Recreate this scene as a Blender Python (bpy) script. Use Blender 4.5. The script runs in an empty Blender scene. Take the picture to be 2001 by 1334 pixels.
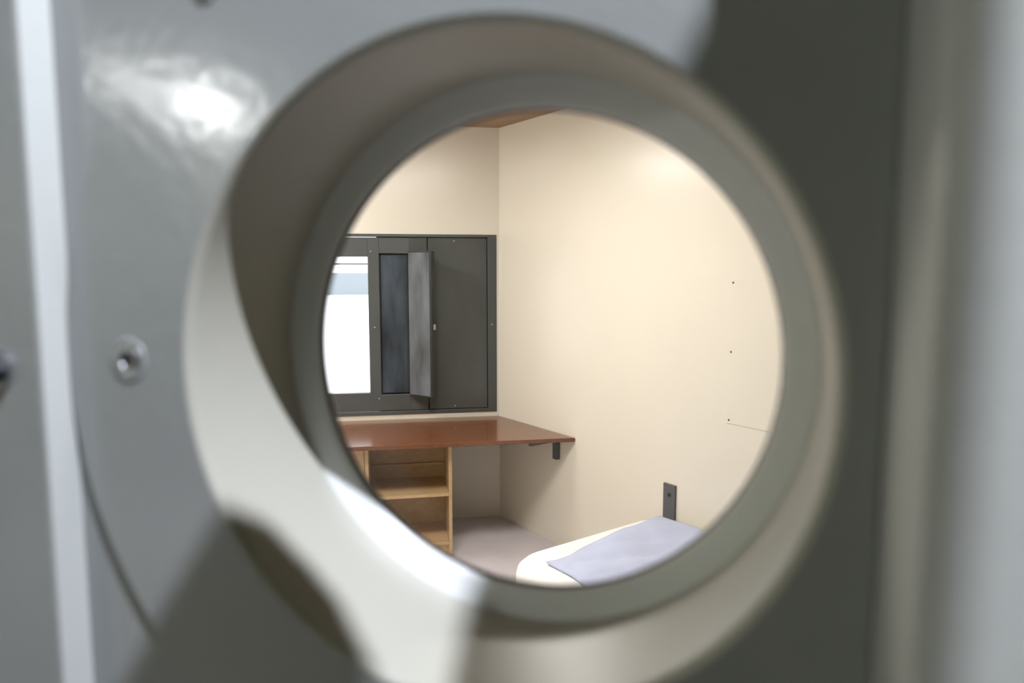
import bpy, bmesh, math, random
from mathutils import Vector, Matrix, noise
random.seed(3)
S=bpy.context.scene
S.view_settings.view_transform='Standard'
COL=S.collection

# ------------------------------------------------------------------ materials
def mat(name, col, rough=.5, metal=0, spec=.5, bump=0, bscale=40, var=0, vscale=3, coat=0, emit=None, estr=0, sheen=0, vmap=None):
    m=bpy.data.materials.new(name); m.use_nodes=True
    nt=m.node_tree; b=nt.nodes['Principled BSDF']
    b.inputs['Base Color'].default_value=(*col,1); b.inputs['Roughness'].default_value=rough
    b.inputs['Metallic'].default_value=metal; b.inputs['Specular IOR Level'].default_value=spec
    b.inputs['Coat Weight'].default_value=coat
    if sheen: b.inputs['Sheen Weight'].default_value=sheen
    tc=nt.nodes.new('ShaderNodeTexCoord')
    if var:
        n=nt.nodes.new('ShaderNodeTexNoise'); n.inputs['Scale'].default_value=vscale; n.inputs['Detail'].default_value=4
        src=tc.outputs['Object']
        if vmap:
            mp=nt.nodes.new('ShaderNodeMapping'); mp.inputs['Scale'].default_value=vmap
            nt.links.new(src,mp.inputs['Vector']); src=mp.outputs['Vector']
        nt.links.new(src,n.inputs['Vector'])
        r=nt.nodes.new('ShaderNodeValToRGB')
        r.color_ramp.elements[0].position=.3; r.color_ramp.elements[1].position=.7
        r.color_ramp.elements[0].color=(*[c*(1-var) for c in col],1)
        r.color_ramp.elements[1].color=(*[min(1,c*(1+var)) for c in col],1)
        nt.links.new(n.outputs['Fac'],r.inputs['Fac']); nt.links.new(r.outputs['Color'],b.inputs['Base Color'])
    if bump:
        n2=nt.nodes.new('ShaderNodeTexNoise'); n2.inputs['Scale'].default_value=bscale; n2.inputs['Detail'].default_value=3
        nt.links.new(tc.outputs['Object'],n2.inputs['Vector'])
        bp=nt.nodes.new('ShaderNodeBump'); bp.inputs['Strength'].default_value=bump; bp.inputs['Distance'].default_value=.01
        nt.links.new(n2.outputs['Fac'],bp.inputs['Height']); nt.links.new(bp.outputs['Normal'],b.inputs['Normal'])
    if emit:
        b.inputs['Emission Color'].default_value=(*emit,1); b.inputs['Emission Strength'].default_value=estr
    return m
def wood(name,c1,c2,rough=.4,scale=(1,14,14),coat=0):
    m=mat(name,c1,rough,coat=coat); nt=m.node_tree; b=nt.nodes['Principled BSDF']
    tc=nt.nodes.new('ShaderNodeTexCoord'); mp=nt.nodes.new('ShaderNodeMapping'); mp.inputs['Scale'].default_value=scale
    mp.inputs['Rotation'].default_value=(0,0,math.radians(26.4))
    n=nt.nodes.new('ShaderNodeTexNoise'); n.inputs['Scale'].default_value=3; n.inputs['Detail'].default_value=6; n.inputs['Distortion'].default_value=.6
    r=nt.nodes.new('ShaderNodeValToRGB'); r.color_ramp.elements[0].position=.3; r.color_ramp.elements[1].position=.7
    r.color_ramp.elements[0].color=(*c1,1); r.color_ramp.elements[1].color=(*c2,1)
    nt.links.new(tc.outputs['Object'],mp.inputs['Vector']); nt.links.new(mp.outputs['Vector'],n.inputs['Vector'])
    nt.links.new(n.outputs['Fac'],r.inputs['Fac']); nt.links.new(r.outputs['Color'],b.inputs['Base Color'])
    return m
M={}
M['wall']=mat('cream_gloss_paint',(.80,.757,.66),.25,bump=.012,bscale=60,var=.01)
M['ceil']=mat('ceiling_tan',(.38,.26,.16),.7)
M['floor']=mat('floor_linoleum',(.64,.60,.64),.45,var=.05,vscale=6)
M['corr_wall']=mat('corridor_paint',(.33,.34,.22),.6)
M['corr_ceil']=mat('corridor_ceiling',(.38,.38,.28),.8)
M['door']=mat('door_grey_paint',(.27,.28,.27),.16,bump=.022,bscale=120,var=.03,vscale=14)
M['jamb']=mat('jamb_light_grey_paint',(.46,.47,.44),.35,bump=.02,bscale=120)
M['bore']=mat('porthole_bore_paint',(.37,.362,.305),.35,bump=.02,bscale=90)
M['ring']=mat('porthole_ring_paint',(.70,.71,.69),.33)
M['steel']=mat('zinc_screw',(.5,.5,.52),.3,metal=1)
M['black']=mat('black_socket',(.02,.02,.025),.5)
M['rubber']=mat('rubber_gasket',(.05,.05,.05),.6)
M['wframe']=mat('window_steel_grey',(.078,.084,.084),.36,var=.06,vscale=5,bump=.03,bscale=30)
M['wplate']=mat('window_plate_grey',(.082,.087,.084),.24,var=.18,vscale=1.5,vmap=(3,3,1))
M['wdark']=mat('window_gap_dark',(.02,.02,.022),.5)
M['vent']=mat('vent_grey_painted_reflections',(.055,.068,.088),.12,var=.55,vscale=1.8,vmap=(5,5,1.5))  # soft tone variation paints bluish smudge reflections into the colour
M['leaf']=mat('leaf_grey_painted_reflections',(.115,.13,.15),.16,var=.45,vscale=1.8,vmap=(5,5,1.5))  # uneven tone stands in for reflections on the leaf
M['desk']=wood('desk_red_brown_laminate',(.145,.054,.023),(.195,.074,.031),.20,coat=.25)
M['pine']=wood('pine_board',(.50,.34,.17),(.60,.42,.23),.45)
M['sheet']=mat('white_sheet',(.86,.85,.85),.85,bump=.25,bscale=8)
M['blanket']=mat('lavender_blanket',(.50,.55,.75),.9,bump=.3,bscale=14,var=.04,vscale=10,sheen=.2)
M['iron']=mat('dark_grey_bracket',(.10,.105,.11),.45)
M['lampcase']=mat('lamp_housing',(.8,.8,.8),.4)
M['lamp_warm']=mat('lamp_diffuser_warm',(.9,.9,.9),.4,emit=(1,.96,.90),estr=9)
M['lamp_warm2']=mat('lamp_diffuser_bright',(.9,.9,.9),.4,emit=(1,.98,.96),estr=48)
M['lamp_cool']=mat('lamp_diffuser_cool',(.9,.9,.9),.4,emit=(.97,.98,.98),estr=140)
M['snow']=mat('snowy_ground',(.85,.86,.88),.9)
M['conc']=mat('perimeter_concrete',(.28,.31,.33),.9)
# porthole glass
g=bpy.data.materials.new('porthole_glass'); g.use_nodes=True; nt=g.node_tree; nt.nodes.clear()
o=nt.nodes.new('ShaderNodeOutputMaterial'); mx=nt.nodes.new('ShaderNodeMixShader'); tr=nt.nodes.new('ShaderNodeBsdfTransparent'); gl=nt.nodes.new('ShaderNodeBsdfGlossy')
tr.inputs['Color'].default_value=(.985,.99,.985,1); gl.inputs['Roughness'].default_value=.12; mx.inputs['Fac'].default_value=.035
nt.links.new(tr.outputs[0],mx.inputs[1]); nt.links.new(gl.outputs[0],mx.inputs[2]); nt.links.new(mx.outputs[0],o.inputs['Surface'])
M['glass']=g

# ------------------------------------------------------------------ frames
A=Vector((.1379,.2197,1.6352)); PHI=math.radians(54.86)
DN=Vector((math.sin(PHI),math.cos(PHI),0)); DE=Vector((DN.y,-DN.x,0))
def DF(s,n,z): return A+DE*s+DN*n+Vector((0,0,z-A.z))     # door frame: s right, n into the cell, z up (world)
XR=2.648; CY=3.777
th=math.radians(116.4); BD=Vector((-math.sin(th),-math.cos(th),0)); BN=Vector((math.cos(th),-math.sin(th),0))
def BF(t,n,z): return Vector((XR,CY,z))+BD*t+BN*n          # back wall frame: t left from corner, n into room
def WF(x,y,z): return Vector((x,y,z))

def empty(name,loc=(0,0,0)):
    e=bpy.data.objects.new(name,None); e.location=loc; COL.objects.link(e); return e
def mkobj(name,bm,m,parent=None,smooth=False,bevel=0,seg=2):
    bmesh.ops.recalc_face_normals(bm,faces=bm.faces)
    me=bpy.data.meshes.new(name); bm.to_mesh(me); bm.free()
    if smooth:
        for p in me.polygons: p.use_smooth=True
    ob=bpy.data.objects.new(name,me); COL.objects.link(ob); me.materials.append(m)
    if parent: ob.parent=parent; ob.matrix_parent_inverse=Matrix.Translation(-Vector(parent.location))
    if bevel:
        b=ob.modifiers.new('bevel','BEVEL'); b.width=bevel; b.segments=seg; b.limit_method='ANGLE'
    return ob
def prism(name,pts,c0,c1,m,fr=WF,parent=None,bevel=0):
    """pts: list of (a,b) polygon, extruded in z"""
    bm=bmesh.new()
    lo=[bm.verts.new(fr(a,b,c0)) for a,b in pts]; hi=[bm.verts.new(fr(a,b,c1)) for a,b in pts]
    bm.faces.new(lo); bm.faces.new(hi)
    k=len(pts)
    for i in range(k): bm.faces.new((lo[i],lo[(i+1)%k],hi[(i+1)%k],hi[i]))
    return mkobj(name,bm,m,parent,bevel=bevel)
def box(name,fr,a0,a1,b0,b1,c0,c1,m,parent=None,bevel=0):
    return prism(name,[(a0,b0),(a1,b0),(a1,b1),(a0,b1)],c0,c1,m,fr,parent,bevel)
def lathe(name,prof,m,parent,cs=0,cz=None,smooth=True,seg=192,smax=None,fr=DF):
    cz=A.z if cz is None else cz
    bm=bmesh.new(); rows=[]
    for r,n in prof:
        row=[]
        for i in range(seg):
            a=2*math.pi*i/seg; s=cs+r*math.cos(a)
            if smax is not None: s=min(s,smax)
            row.append(bm.verts.new(fr(s,n,cz+r*math.sin(a))))
        rows.append(row)
    for j in range(len(rows)-1):
        for i in range(seg):
            k=(i+1)%seg
            try: bm.faces.new((rows[j][i],rows[j][k],rows[j+1][k],rows[j+1][i]))
            except ValueError: pass
    return mkobj(name,bm,m,parent,smooth)
def disc(name,r,n,m,parent,cs=0,cz=None,seg=96,fr=DF):
    cz=A.z if cz is None else cz
    bm=bmesh.new(); bm.faces.new([bm.verts.new(fr(cs+r*math.cos(2*math.pi*i/seg),n,cz+r*math.sin(2*math.pi*i/seg))) for i in range(seg)])
    return mkobj(name,bm,m,parent)
def plate_hole(name,s0,s1,z0,z1,r,n0,n1,m,parent,seg=96):
    angs=[2*math.pi*i/seg for i in range(seg)]
    for cs,cz in ((s0,z0),(s1,z0),(s0,z1),(s1,z1)):
        angs.append(math.atan2(cz-A.z,cs)%(2*math.pi))
    angs=sorted(set(round(a,6) for a in angs))
    def outer(a):
        c,s=math.cos(a),math.sin(a); k=[]
        if c>1e-9:k.append(s1/c)
        if c<-1e-9:k.append(s0/c)
        if s>1e-9:k.append((z1-A.z)/s)
        if s<-1e-9:k.append((z0-A.z)/s)
        q=min(k); return c*q,s*q
    bm=bmesh.new(); R=[]
    for n in (n0,n1):
        R.append(([bm.verts.new(DF(r*math.cos(a),n,A.z+r*math.sin(a))) for a in angs],
                  [bm.verts.new(DF(outer(a)[0],n,A.z+outer(a)[1])) for a in angs]))
    k=len(angs)
    for i in range(k):
        j=(i+1)%k
        for q in (0,1): bm.faces.new((R[q][0][i],R[q][0][j],R[q][1][j],R[q][1][i]))
        for w in (0,1): bm.faces.new((R[0][w][i],R[0][w][j],R[1][w][j],R[1][w][i]))
    return mkobj(name,bm,m,parent)

# ------------------------------------------------------------------ shell of the cell
H=2.6; TH=.085
fl=[DF(-.8,TH,0),DF(4.36,TH,0),BF(0,0,0)]; 
LX=fl[0].x
tl=(XR-LX)/(-BD.x); BL=BF(tl,0,0)
poly=[(fl[0].x,fl[0].y),(XR,fl[1].y),(XR,CY),(BL.x,BL.y)]
corr=[DF(-4.5,TH,0),DF(4.5,TH,0),DF(4.5,-3.9,0),DF(-4.5,-3.9,0)]
bm=bmesh.new()
bm.faces.new([bm.verts.new((x,y,0)) for x,y in poly]); 
bm.faces.new([bm.verts.new(v) for v in corr])
fo=mkobj('floor',bm,M['floor'])
prism('ceiling',poly,H,H+.1,M['ceil'])
prism('ceiling_corridor',[(v.x,v.y) for v in [DF(-4.5,0,0),DF(4.5,0,0),DF(4.5,-3.9,0),DF(-4.5,-3.9,0)]],2.75,2.85,M['corr_ceil'])
box('wall_right',WF,XR,XR+.12,-4.0,CY+.3,0,2.85,M['wall'])
box('wall_left',WF,LX-.12,LX,poly[0][1]-.0,BL.y+.1,0,2.85,M['wall'])
# back wall with window opening
T0,T1,Z0,Z1=.02,1.76,.731,1.912
wb=empty('wall_back',BF(0,0,0))
box('wall_right_of_window',BF,-.15,T0,-.25,0,0,2.7,M['wall'],wb)
box('wall_left_of_window',BF,T1,tl+.15,-.25,0,0,2.7,M['wall'],wb)
box('wall_below_window',BF,T0,T1,-.25,0,0,Z0,M['wall'],wb)
box('wall_above_window',BF,T0,T1,-.25,0,Z1,2.7,M['wall'],wb)
# front wall (door wall)
wf=empty('wall_front',DF(0,0,0))
box('wall_left_of_door',DF,-4.5,-.66,0,TH,0,2.85,M['corr_wall'],wf)
box('wall_right_of_door',DF,.40,4.5,0,TH,0,2.85,M['corr_wall'],wf)
box('wall_above_door',DF,-.66,.40,0,TH,2.08,2.85,M['corr_wall'],wf)
box('wall_corridor_far',DF,-4.6,4.6,-4.0,-3.9,0,2.85,M['corr_wall'])
box('wall_corridor_left',DF,-4.6,-4.5,-3.9,TH,0,2.85,M['corr_wall'])
box('wall_corridor_right',DF,4.5,4.6,-3.9,TH,0,2.85,M['corr_wall'])

# ------------------------------------------------------------------ door with porthole
dr=empty('door_1',A)
plate_hole('leaf',-.66,.142,.0,2.08,.1315,0,TH,M['door'],dr)
box('raised_edge_panel',DF,-.66,-.2,-.016,-.0005,.0,2.08,M['door'],dr,bevel=.0015)
box('raised_edge_strip',DF,-.2,-.1992,-.0155,-.0003,.0,2.08,M['jamb'],dr)
box('jamb',DF,.142,.40,-.05,TH,0,2.08,M['jamb'],dr,bevel=.006)
lathe('porthole_flange',[(.199,-.0002),(.199,-.0025),(.1985,-.003),(.1313,-.003)],M['door'],dr,smooth=False,smax=.1415)
lathe('porthole_bore',[(.1313,-.003),(.1298,-.0025),(.1284,-.001),(.128,.001),(.1295,.071)],M['bore'],dr)
lathe('porthole_ring',[(.1296,.0705),(.1282,.0712),(.1195,.0745),(.1173,.0755),(.1160,.0775),(.1160,.082),(.1305,.0848)],M['ring'],dr)
lathe('porthole_gasket',[(.1162,.0772),(.1154,.078),(.1154,.0805)],M['rubber'],dr)
disc('porthole_glass',.1158,.079,M['glass'],dr)
def screw(name,s,z,r,n0):
    lathe(name+'_countersink',[(r,n0),(r*.97,n0-.0006),(r*.86,n0-.0007),(r*.66,n0-.0001)],M['door'],dr,cs=s,cz=z,seg=48)
    lathe(name+'_head',[(r*.66,n0-.0002),(r*.60,n0-.0010),(r*.40,n0-.0012),(r*.38,n0-.0003)],M['steel'],dr,cs=s,cz=z,seg=48)
    disc(name+'_socket',r*.39,n0-.0005,M['black'],dr,cs=s,cz=z,seg=6)
screw('flange_screw',-.162,A.z+.001,.0100,-.003)
screw('upper_screw',-.1105,A.z+.1545,.0062,-.003)
for a in (90,270): screw('flange_screw_%d'%a,.162*math.cos(math.radians(a)),A.z+.162*math.sin(math.radians(a)),.0082,-.003)
lathe('edge_bolt_washer',[(.0001,-.0185),(.010,-.0185),(.010,-.016)],M['steel'],dr,cs=-.227,cz=A.z-.004,seg=48,smooth=False)
lathe('edge_bolt_head',[(.0001,-.024),(.0068,-.024),(.0075,-.023),(.0075,-.0185)],M['black'],dr,cs=-.227,cz=A.z-.004,seg=6,smooth=False)
# lock plate lower down (out of the photo but part of the door)
box('lock_plate',DF,-.62,-.57,-.020,-.016,.95,1.15,M['steel'],dr,bevel=.001)

# ------------------------------------------------------------------ window
w=empty('window_1',BF(T1,0,Z0))
def wb_(name,t0,t1,n0,n1,z0,z1,m,bev=.002): return box(name,BF,t0,t1,n0,n1,z0,z1,m,w,bev)
wb_('frame_right',T0,.080,-.06,.006,Z0,Z1,M['wframe'])
wb_('frame_left',T1-.06,T1,-.06,.006,Z0,Z1,M['wframe'])
wb_('frame_bottom',.080,T1-.06,-.06,.006,Z0,Z0+.024,M['wframe'])
wb_('frame_top',.080,T1-.06,-.06,.006,Z1-.018,Z1,M['wframe'])
wb_('plate_right',.084,.470,-.05,-.006,Z0+.028,Z1-.022,M['wplate'])
wb_('stile_vent_right',.478,.590,-.05,-.004,Z0+.028,Z1-.022,M['wplate'])
wb_('mullion',.785,.857,-.05,-.004,Z0+.028,Z1-.022,M['wframe'])
wb_('stile_left',1.62,T1-.064,-.05,-.004,Z0+.028,Z1-.022,M['wframe'])
wb_('rail_vent_bottom',.590,.785,-.05,-.005,Z0+.028,.864,M['wframe'])
wb_('rail_vent_top',.590,.785,-.05,-.005,1.788,Z1-.022,M['wframe'])
wb_('rail_glass_bottom',.857,1.62,-.05,-.005,Z0+.028,.880,M['wframe'])
wb_('rail_glass_top',.857,1.62,-.05,-.005,1.766,Z1-.022,M['wframe'])
wb_('glazing_bar',.857,1.62,-.045,-.030,1.716,1.724,M['wframe'],0)
wb_('backing',.075,.80,-.075,-.052,Z0+.01,Z1-.01,M['wdark'],0)
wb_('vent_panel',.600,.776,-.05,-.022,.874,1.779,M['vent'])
box('vent_panel_rib',BF,.610,.614,-.022,-.018,.874,1.779,M['wdark'],w)
# open shutter leaf, hinged on the right side of the vent opening
def LF(a,b,z):
    p0=Vector((.592,.006)); p1=Vector((.447,.130)); d=(p1-p0).normalized(); q=Vector((d.y,-d.x))
    r=p0+d*a+q*b
    return BF(r.x,r.y,z)
L=.191
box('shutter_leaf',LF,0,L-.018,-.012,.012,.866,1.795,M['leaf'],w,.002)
box('shutter_leaf_edge',LF,L-.018,L,-.017,.017,.860,1.801,M['wdark'],w,.002)
box('shutter_leaf_top_trim',LF,0,L-.018,-.015,.015,1.795,1.801,M['wdark'],w)
box('shutter_leaf_bottom_trim',LF,0,L-.018,-.015,.015,.860,.866,M['wdark'],w)
box('shutter_latch',LF,L-.012,L+.014,-.006,.006,1.30,1.335,M['steel'],w,.002)
for zz in (1.0,1.33,1.66): box('hinge_%d'%int(zz*100),LF,-.006,.010,-.018,.004,zz-.03,zz+.03,M['wframe'],w,.001)
for t,z in ((.835,1.80),(.82,1.31),(.80,.84),(.30,1.87),(.30,.775),(.053,1.32)):
    lathe('frame_screw_%d'%int(t*1000+z*10),[(.0001,.008 if t<.08 else -.002),(.005,.0075 if t<.08 else -.0025),(.006,-.006)],M['steel'],w,cs=t,cz=z,seg=16,fr=BF)

# ------------------------------------------------------------------ desk
DT=.700; dk=empty('desk',BF(.9,.4,0)); DD=.70
def tw(n): # t of the right wall (x = XR-.004) at distance n from back wall
    return (BN.x*n+.006)/(-BD.x)
prism('desk_top',[(tw(.003),.003),(1.95,.003),(1.95,DD),(tw(DD),DD)],DT-.024,DT,M['desk'],BF,dk,bevel=.003)
box('wall_bracket_plate',WF,XR-.030,XR-.0005,3.140,3.177,.54,DT-.024,M['iron'],dk,.001)
box('wall_bracket_arm',WF,XR-.22,XR-.03,3.148,3.168,DT-.050,DT-.024,M['iron'],dk,.001)
box('under_bracket',BF,.235,.31,.55,.66,DT-.036,DT-.024,M['iron'],dk,.001)
box('wall_cleat',BF,.02,1.9,.001,.03,DT-.06,DT-.0245,M['iron'],dk,.001)

# shelf unit
su=empty('shelf_unit',BF(.85,.45,0))
F0,Bk,TP=.63,.27,DT-.0245
box('side_right',BF,.377,.397,Bk,F0,0,TP,M['pine'],su,.0015)
box('divider',BF,.853,.875,Bk,F0,0,TP,M['pine'],su,.0015)
box('side_left',BF,1.34,1.36,Bk,F0,0,TP,M['pine'],su,.0015)
box('back_panel',BF,.397,1.34,Bk,Bk+.008,0.0,TP,M['pine'],su)
box('top_rail',BF,.397,.853,F0-.02,F0,TP-.012,TP,M['pine'],su)
box('shelf_upper',BF,.397,.853,Bk+.008,F0-.004,.365,.384,M['pine'],su,.0015)
box('shelf_lower',BF,.397,.853,Bk+.008,F0-.004,.071,.089,M['pine'],su,.0015)
box('plinth',BF,.397,.853,F0-.04,F0-.02,0,.071,M['pine'],su)
box('back_batten',BF,.397,.853,Bk+.008,Bk+.024,.462,.478,M['pine'],su,.001)
box('cabinet_door',BF,.877,1.338,F0-.02,F0,.03,TP-.006,M['pine'],su,.002)
lathe('cabinet_knob',[(.0001,F0+.022),(.010,F0+.020),(.012,F0+.012),(.006,F0+.005),(.006,F0-.001)],M['steel'],su,cs=1.29,cz=.36,seg=24,fr=BF)

# ------------------------------------------------------------------ bed
bd=empty('bed',(2.1,1.3,0))
BX0,BX1,BY0,BY1=1.635,2.625,.32,2.33
def rrect(x0,x1,y0,y1,r,k=10):
    o=[]
    for cx,cy,a0 in ((x1-r,y1-r,0),(x0+r,y1-r,90),(x0+r,y0+r,180),(x1-r,y0+r,270)):
        for i in range(k+1):
            a=math.radians(a0+90*i/k); o.append((cx+r*math.cos(a),cy+r*math.sin(a)))
    return o
bm=bmesh.new(); prev=None
zt=.455
prof=[(.02,.30),(.004,.315),(0,.34),(0,.40),(.006,.425),(.022,.442),(.05,.451),(.10,zt-.001),(.2,zt+.001),(.35,zt+.002)]
for ins,z in prof:
    r=max(.03,.17-ins*.45)
    ring=[bm.verts.new((x,y,z+ .006*noise.noise(Vector((x*5,y*5,z*4))))) for x,y in rrect(BX0+ins,BX1-ins*.98,BY0+ins,BY1-ins,r)]
    if prev:
        for i in range(len(ring)):
            j=(i+1)%len(ring); bm.faces.new((prev[i],prev[j],ring[j],ring[i]))
    else: bm.faces.new(ring)
    prev=ring
bm.faces.new(prev)
mkobj('mattress_with_sheet',bm,M['sheet'],bd,smooth=True)
# blanket : bilinear patch with folds
c00=Vector((1.75,2.16)); c10=Vector((2.56,2.265)); c01=Vector((1.68,.50)); c11=Vector((2.60,.45))
bm=bmesh.new(); NU,NV=80,140; gr=[]
for j in range(NV+1):
    v=j/NV; row=[]
    for i in range(NU+1):
        u=i/NU
        p=(c00.lerp(c10,u)).lerp(c01.lerp(c11,u),v)
        p.x+=.018*noise.noise(Vector((u*2,v*6,3))); p.y+=.035*noise.noise(Vector((u*4,v*3,7)))
        h=.014+.012*noise.noise(Vector((p.x*6,p.y*4,0)))+.028*abs(noise.noise(Vector((p.x*2+p.y*6,p.y*2-p.x*1.5,5))))
        e=min(u,1-u,v*1.8,(1-v)*1.8); h*=min(1,.55+e*9)
        row.append(bm.verts.new((p.x,p.y,zt+h+.002)))
    gr.append(row)
for j in range(NV):
    for i in range(NU): bm.faces.new((gr[j][i],gr[j][i+1],gr[j+1][i+1],gr[j+1][i]))
ob=mkobj('blanket',bm,M['blanket'],bd,smooth=True)
so=ob.modifiers.new('thick','SOLIDIFY'); so.thickness=.008; so.offset=-1
# steel frame and legs
box('frame_base',WF,BX0+.02,BX1-.005,BY0+.02,BY1-.02,.26,.305,M['iron'],bd,.003)
for x in (BX0+.06,BX1-.10):
    for y in (BY0+.06,BY1-.12): box('leg_%d_%d'%(int(x*100),int(y*100)),WF,x,x+.045,y,y+.045,0,.26,M['iron'],bd,.003)
box('wall_mount_plate',WF,XR-.012,XR-.0005,2.236,2.312,.25,.606,M['iron'],bd,.001)
box('wall_mount_arm',WF,BX1-.03,XR-.012,2.25,2.30,.27,.30,M['iron'],bd)
bm=bmesh.new(); bmesh.ops.create_cone(bm,cap_ends=True,segments=16,radius1=.008,radius2=.006,depth=.006,matrix=Matrix.Translation((XR-.014,2.272,.553))@Matrix.Rotation(math.pi/2,4,'Y'))
mkobj('wall_mount_bolt',bm,M['black'],bd)

# ------------------------------------------------------------------ wall panel
wp=empty('notice_board',(XR,1.45,1.31))
box('board',WF,XR-.0032,XR-.0002,.95,1.951,.978,1.640,M['wall'],wp,.0012)
for y,z in ((1.938,1.623),(1.938,1.309),(1.938,.994),(1.45,1.623),(1.45,.994),(.965,1.623),(.965,.994),(.965,1.309)):
    bm=bmesh.new(); bmesh.ops.create_uvsphere(bm,u_segments=12,v_segments=8,radius=.005,matrix=Matrix.Translation((XR-.0035,y,z))@Matrix.Scale(.5,4,(1,0,0)))
    mkobj('board_screw_%d_%d'%(int(y*100),int(z*100)),bm,M['iron'],wp,smooth=True)

# ------------------------------------------------------------------ lamps
def fixture(name,cx,cy,z,lx,ly,rot,m,hh=.05):
    e=empty(name,(cx,cy,z))
    c,s=math.cos(rot),math.sin(rot)
    fr=lambda a,b,zz: Vector((cx+a*c-b*s,cy+a*s+b*c,zz))
    box('housing',fr,-lx/2,lx/2,-ly/2,ly/2,z-.02,z,M['lampcase'],e,.003)
    box('diffuser',fr,-lx/2+.01,lx/2-.01,-ly/2+.01,ly/2-.01,z-hh,z-.02,m,e,.004)
    return e
fixture('ceiling_lamp',1.15,2.35,H,1.2,.28,0,M['lamp_warm'])
fixture('ceiling_lamp',.75,3.95,H,.35,.55,0,M['lamp_warm2'])
fixture('corridor_lamp',-4.52,.854,2.75,.5,.24,-.12,M['lamp_cool'])
fixture('corridor_lamp',-4.00,1.081+.12,2.75,.25,.08,-.12,M['lamp_cool'])
def area(name,loc,target,sx,sy,P,col):
    l=bpy.data.lights.new(name,'AREA'); l.shape='RECTANGLE'; l.size=sx; l.size_y=sy; l.energy=P; l.color=col
    o=bpy.data.objects.new(name,l); o.location=loc; COL.objects.link(o)
    d=Vector(target)-Vector(loc); o.rotation_euler=d.to_track_quat('-Z','Y').to_euler(); return o
area('ceiling_lamp_light',(1.15,2.35,H-.06),(1.15,2.35,0),1.1,.25,34,(1,.965,.90))
LK=(.48,-.315,.965)
kp=DF(LK[0],LK[1],A.z+LK[2])
sp=bpy.data.lights.new('corridor_downlight_light','SPOT'); sp.energy=148; sp.color=(.82,.865,1); sp.spot_size=math.radians(75); sp.spot_blend=.15; sp.shadow_soft_size=.004
so=bpy.data.objects.new('corridor_downlight_light',sp); so.location=kp; COL.objects.link(so)
so.rotation_euler=(DF(-.1,0,A.z+.05)-kp).to_track_quat('-Z','Y').to_euler()
# unseen flaps added before the lamp, cut to shape the door's diagonal shadows
dl=empty('downlight_added_flaps',kp)
def flap(name,pts,k=.36):
    bm=bmesh.new(); vs=[]
    for s,z in pts:
        vs.append(Vector((LK[0]+(s-LK[0])*k, LK[1]*(1-k), LK[2]+(z-LK[2])*k)))
    lo=[bm.verts.new(DF(q.x,q.y,A.z+q.z)) for q in vs]; hi=[bm.verts.new(DF(q.x,q.y-.002,A.z+q.z)) for q in vs]
    bm.faces.new(lo); bm.faces.new(hi); n=len(vs)
    for i in range(n): bm.faces.new((lo[i],lo[(i+1)%n],hi[(i+1)%n],hi[i]))
    mkobj(name,bm,M['black'],dl)
flap('added_shadow_flap_1',[(-.075,-.022),(-.05,-.025),(-.038,-.045),(-.042,-.12),(-.075,-.25),(-.15,-.40),(-.36,-.40),(-.23,-.227),(-.181,-.158),(-.115,-.065)])
flap('added_shadow_flap_2',[(.11,.175),(.088,.127),(.077,.107),(-.005,-.125),(-.105,-.385),(.09,-.385),(.092,-.05),(.097,.08)])

# ------------------------------------------------------------------ outdoors
bm=bmesh.new(); bm.faces.new([bm.verts.new(BF(t,n,-.5)) for t,n in ((-60,-.3),(60,-.3),(60,-90),(-60,-90))]); mkobj('ground_outside',bm,M['snow'])
box('perimeter_wall',BF,-60,60,-61,-60,-.5,1.5,M['conc'])
W=bpy.data.worlds.new('sky'); S.world=W; W.use_nodes=True
bg=W.node_tree.nodes['Background']; bg.inputs['Color'].default_value=(.93,.96,1,1); bg.inputs['Strength'].default_value=3

# ------------------------------------------------------------------ camera
cam=bpy.data.cameras.new('camera'); co=bpy.data.objects.new('camera',cam); COL.objects.link(co); S.camera=co
cam.sensor_width=36; cam.lens=1350*36/2001; cam.clip_start=.01; cam.clip_end=300
f=1350; p=math.radians(5.837); t_=math.radians(36.071)
Fv=Vector((math.sin(t_)*math.cos(p),math.cos(t_)*math.cos(p),-math.sin(p)))
co.location=(0,0,1.676); co.rotation_euler=Fv.to_track_quat('-Z','Y').to_euler()
cam.dof.use_dof=True; cam.dof.focus_distance=3.9; cam.dof.aperture_fstop=4.5
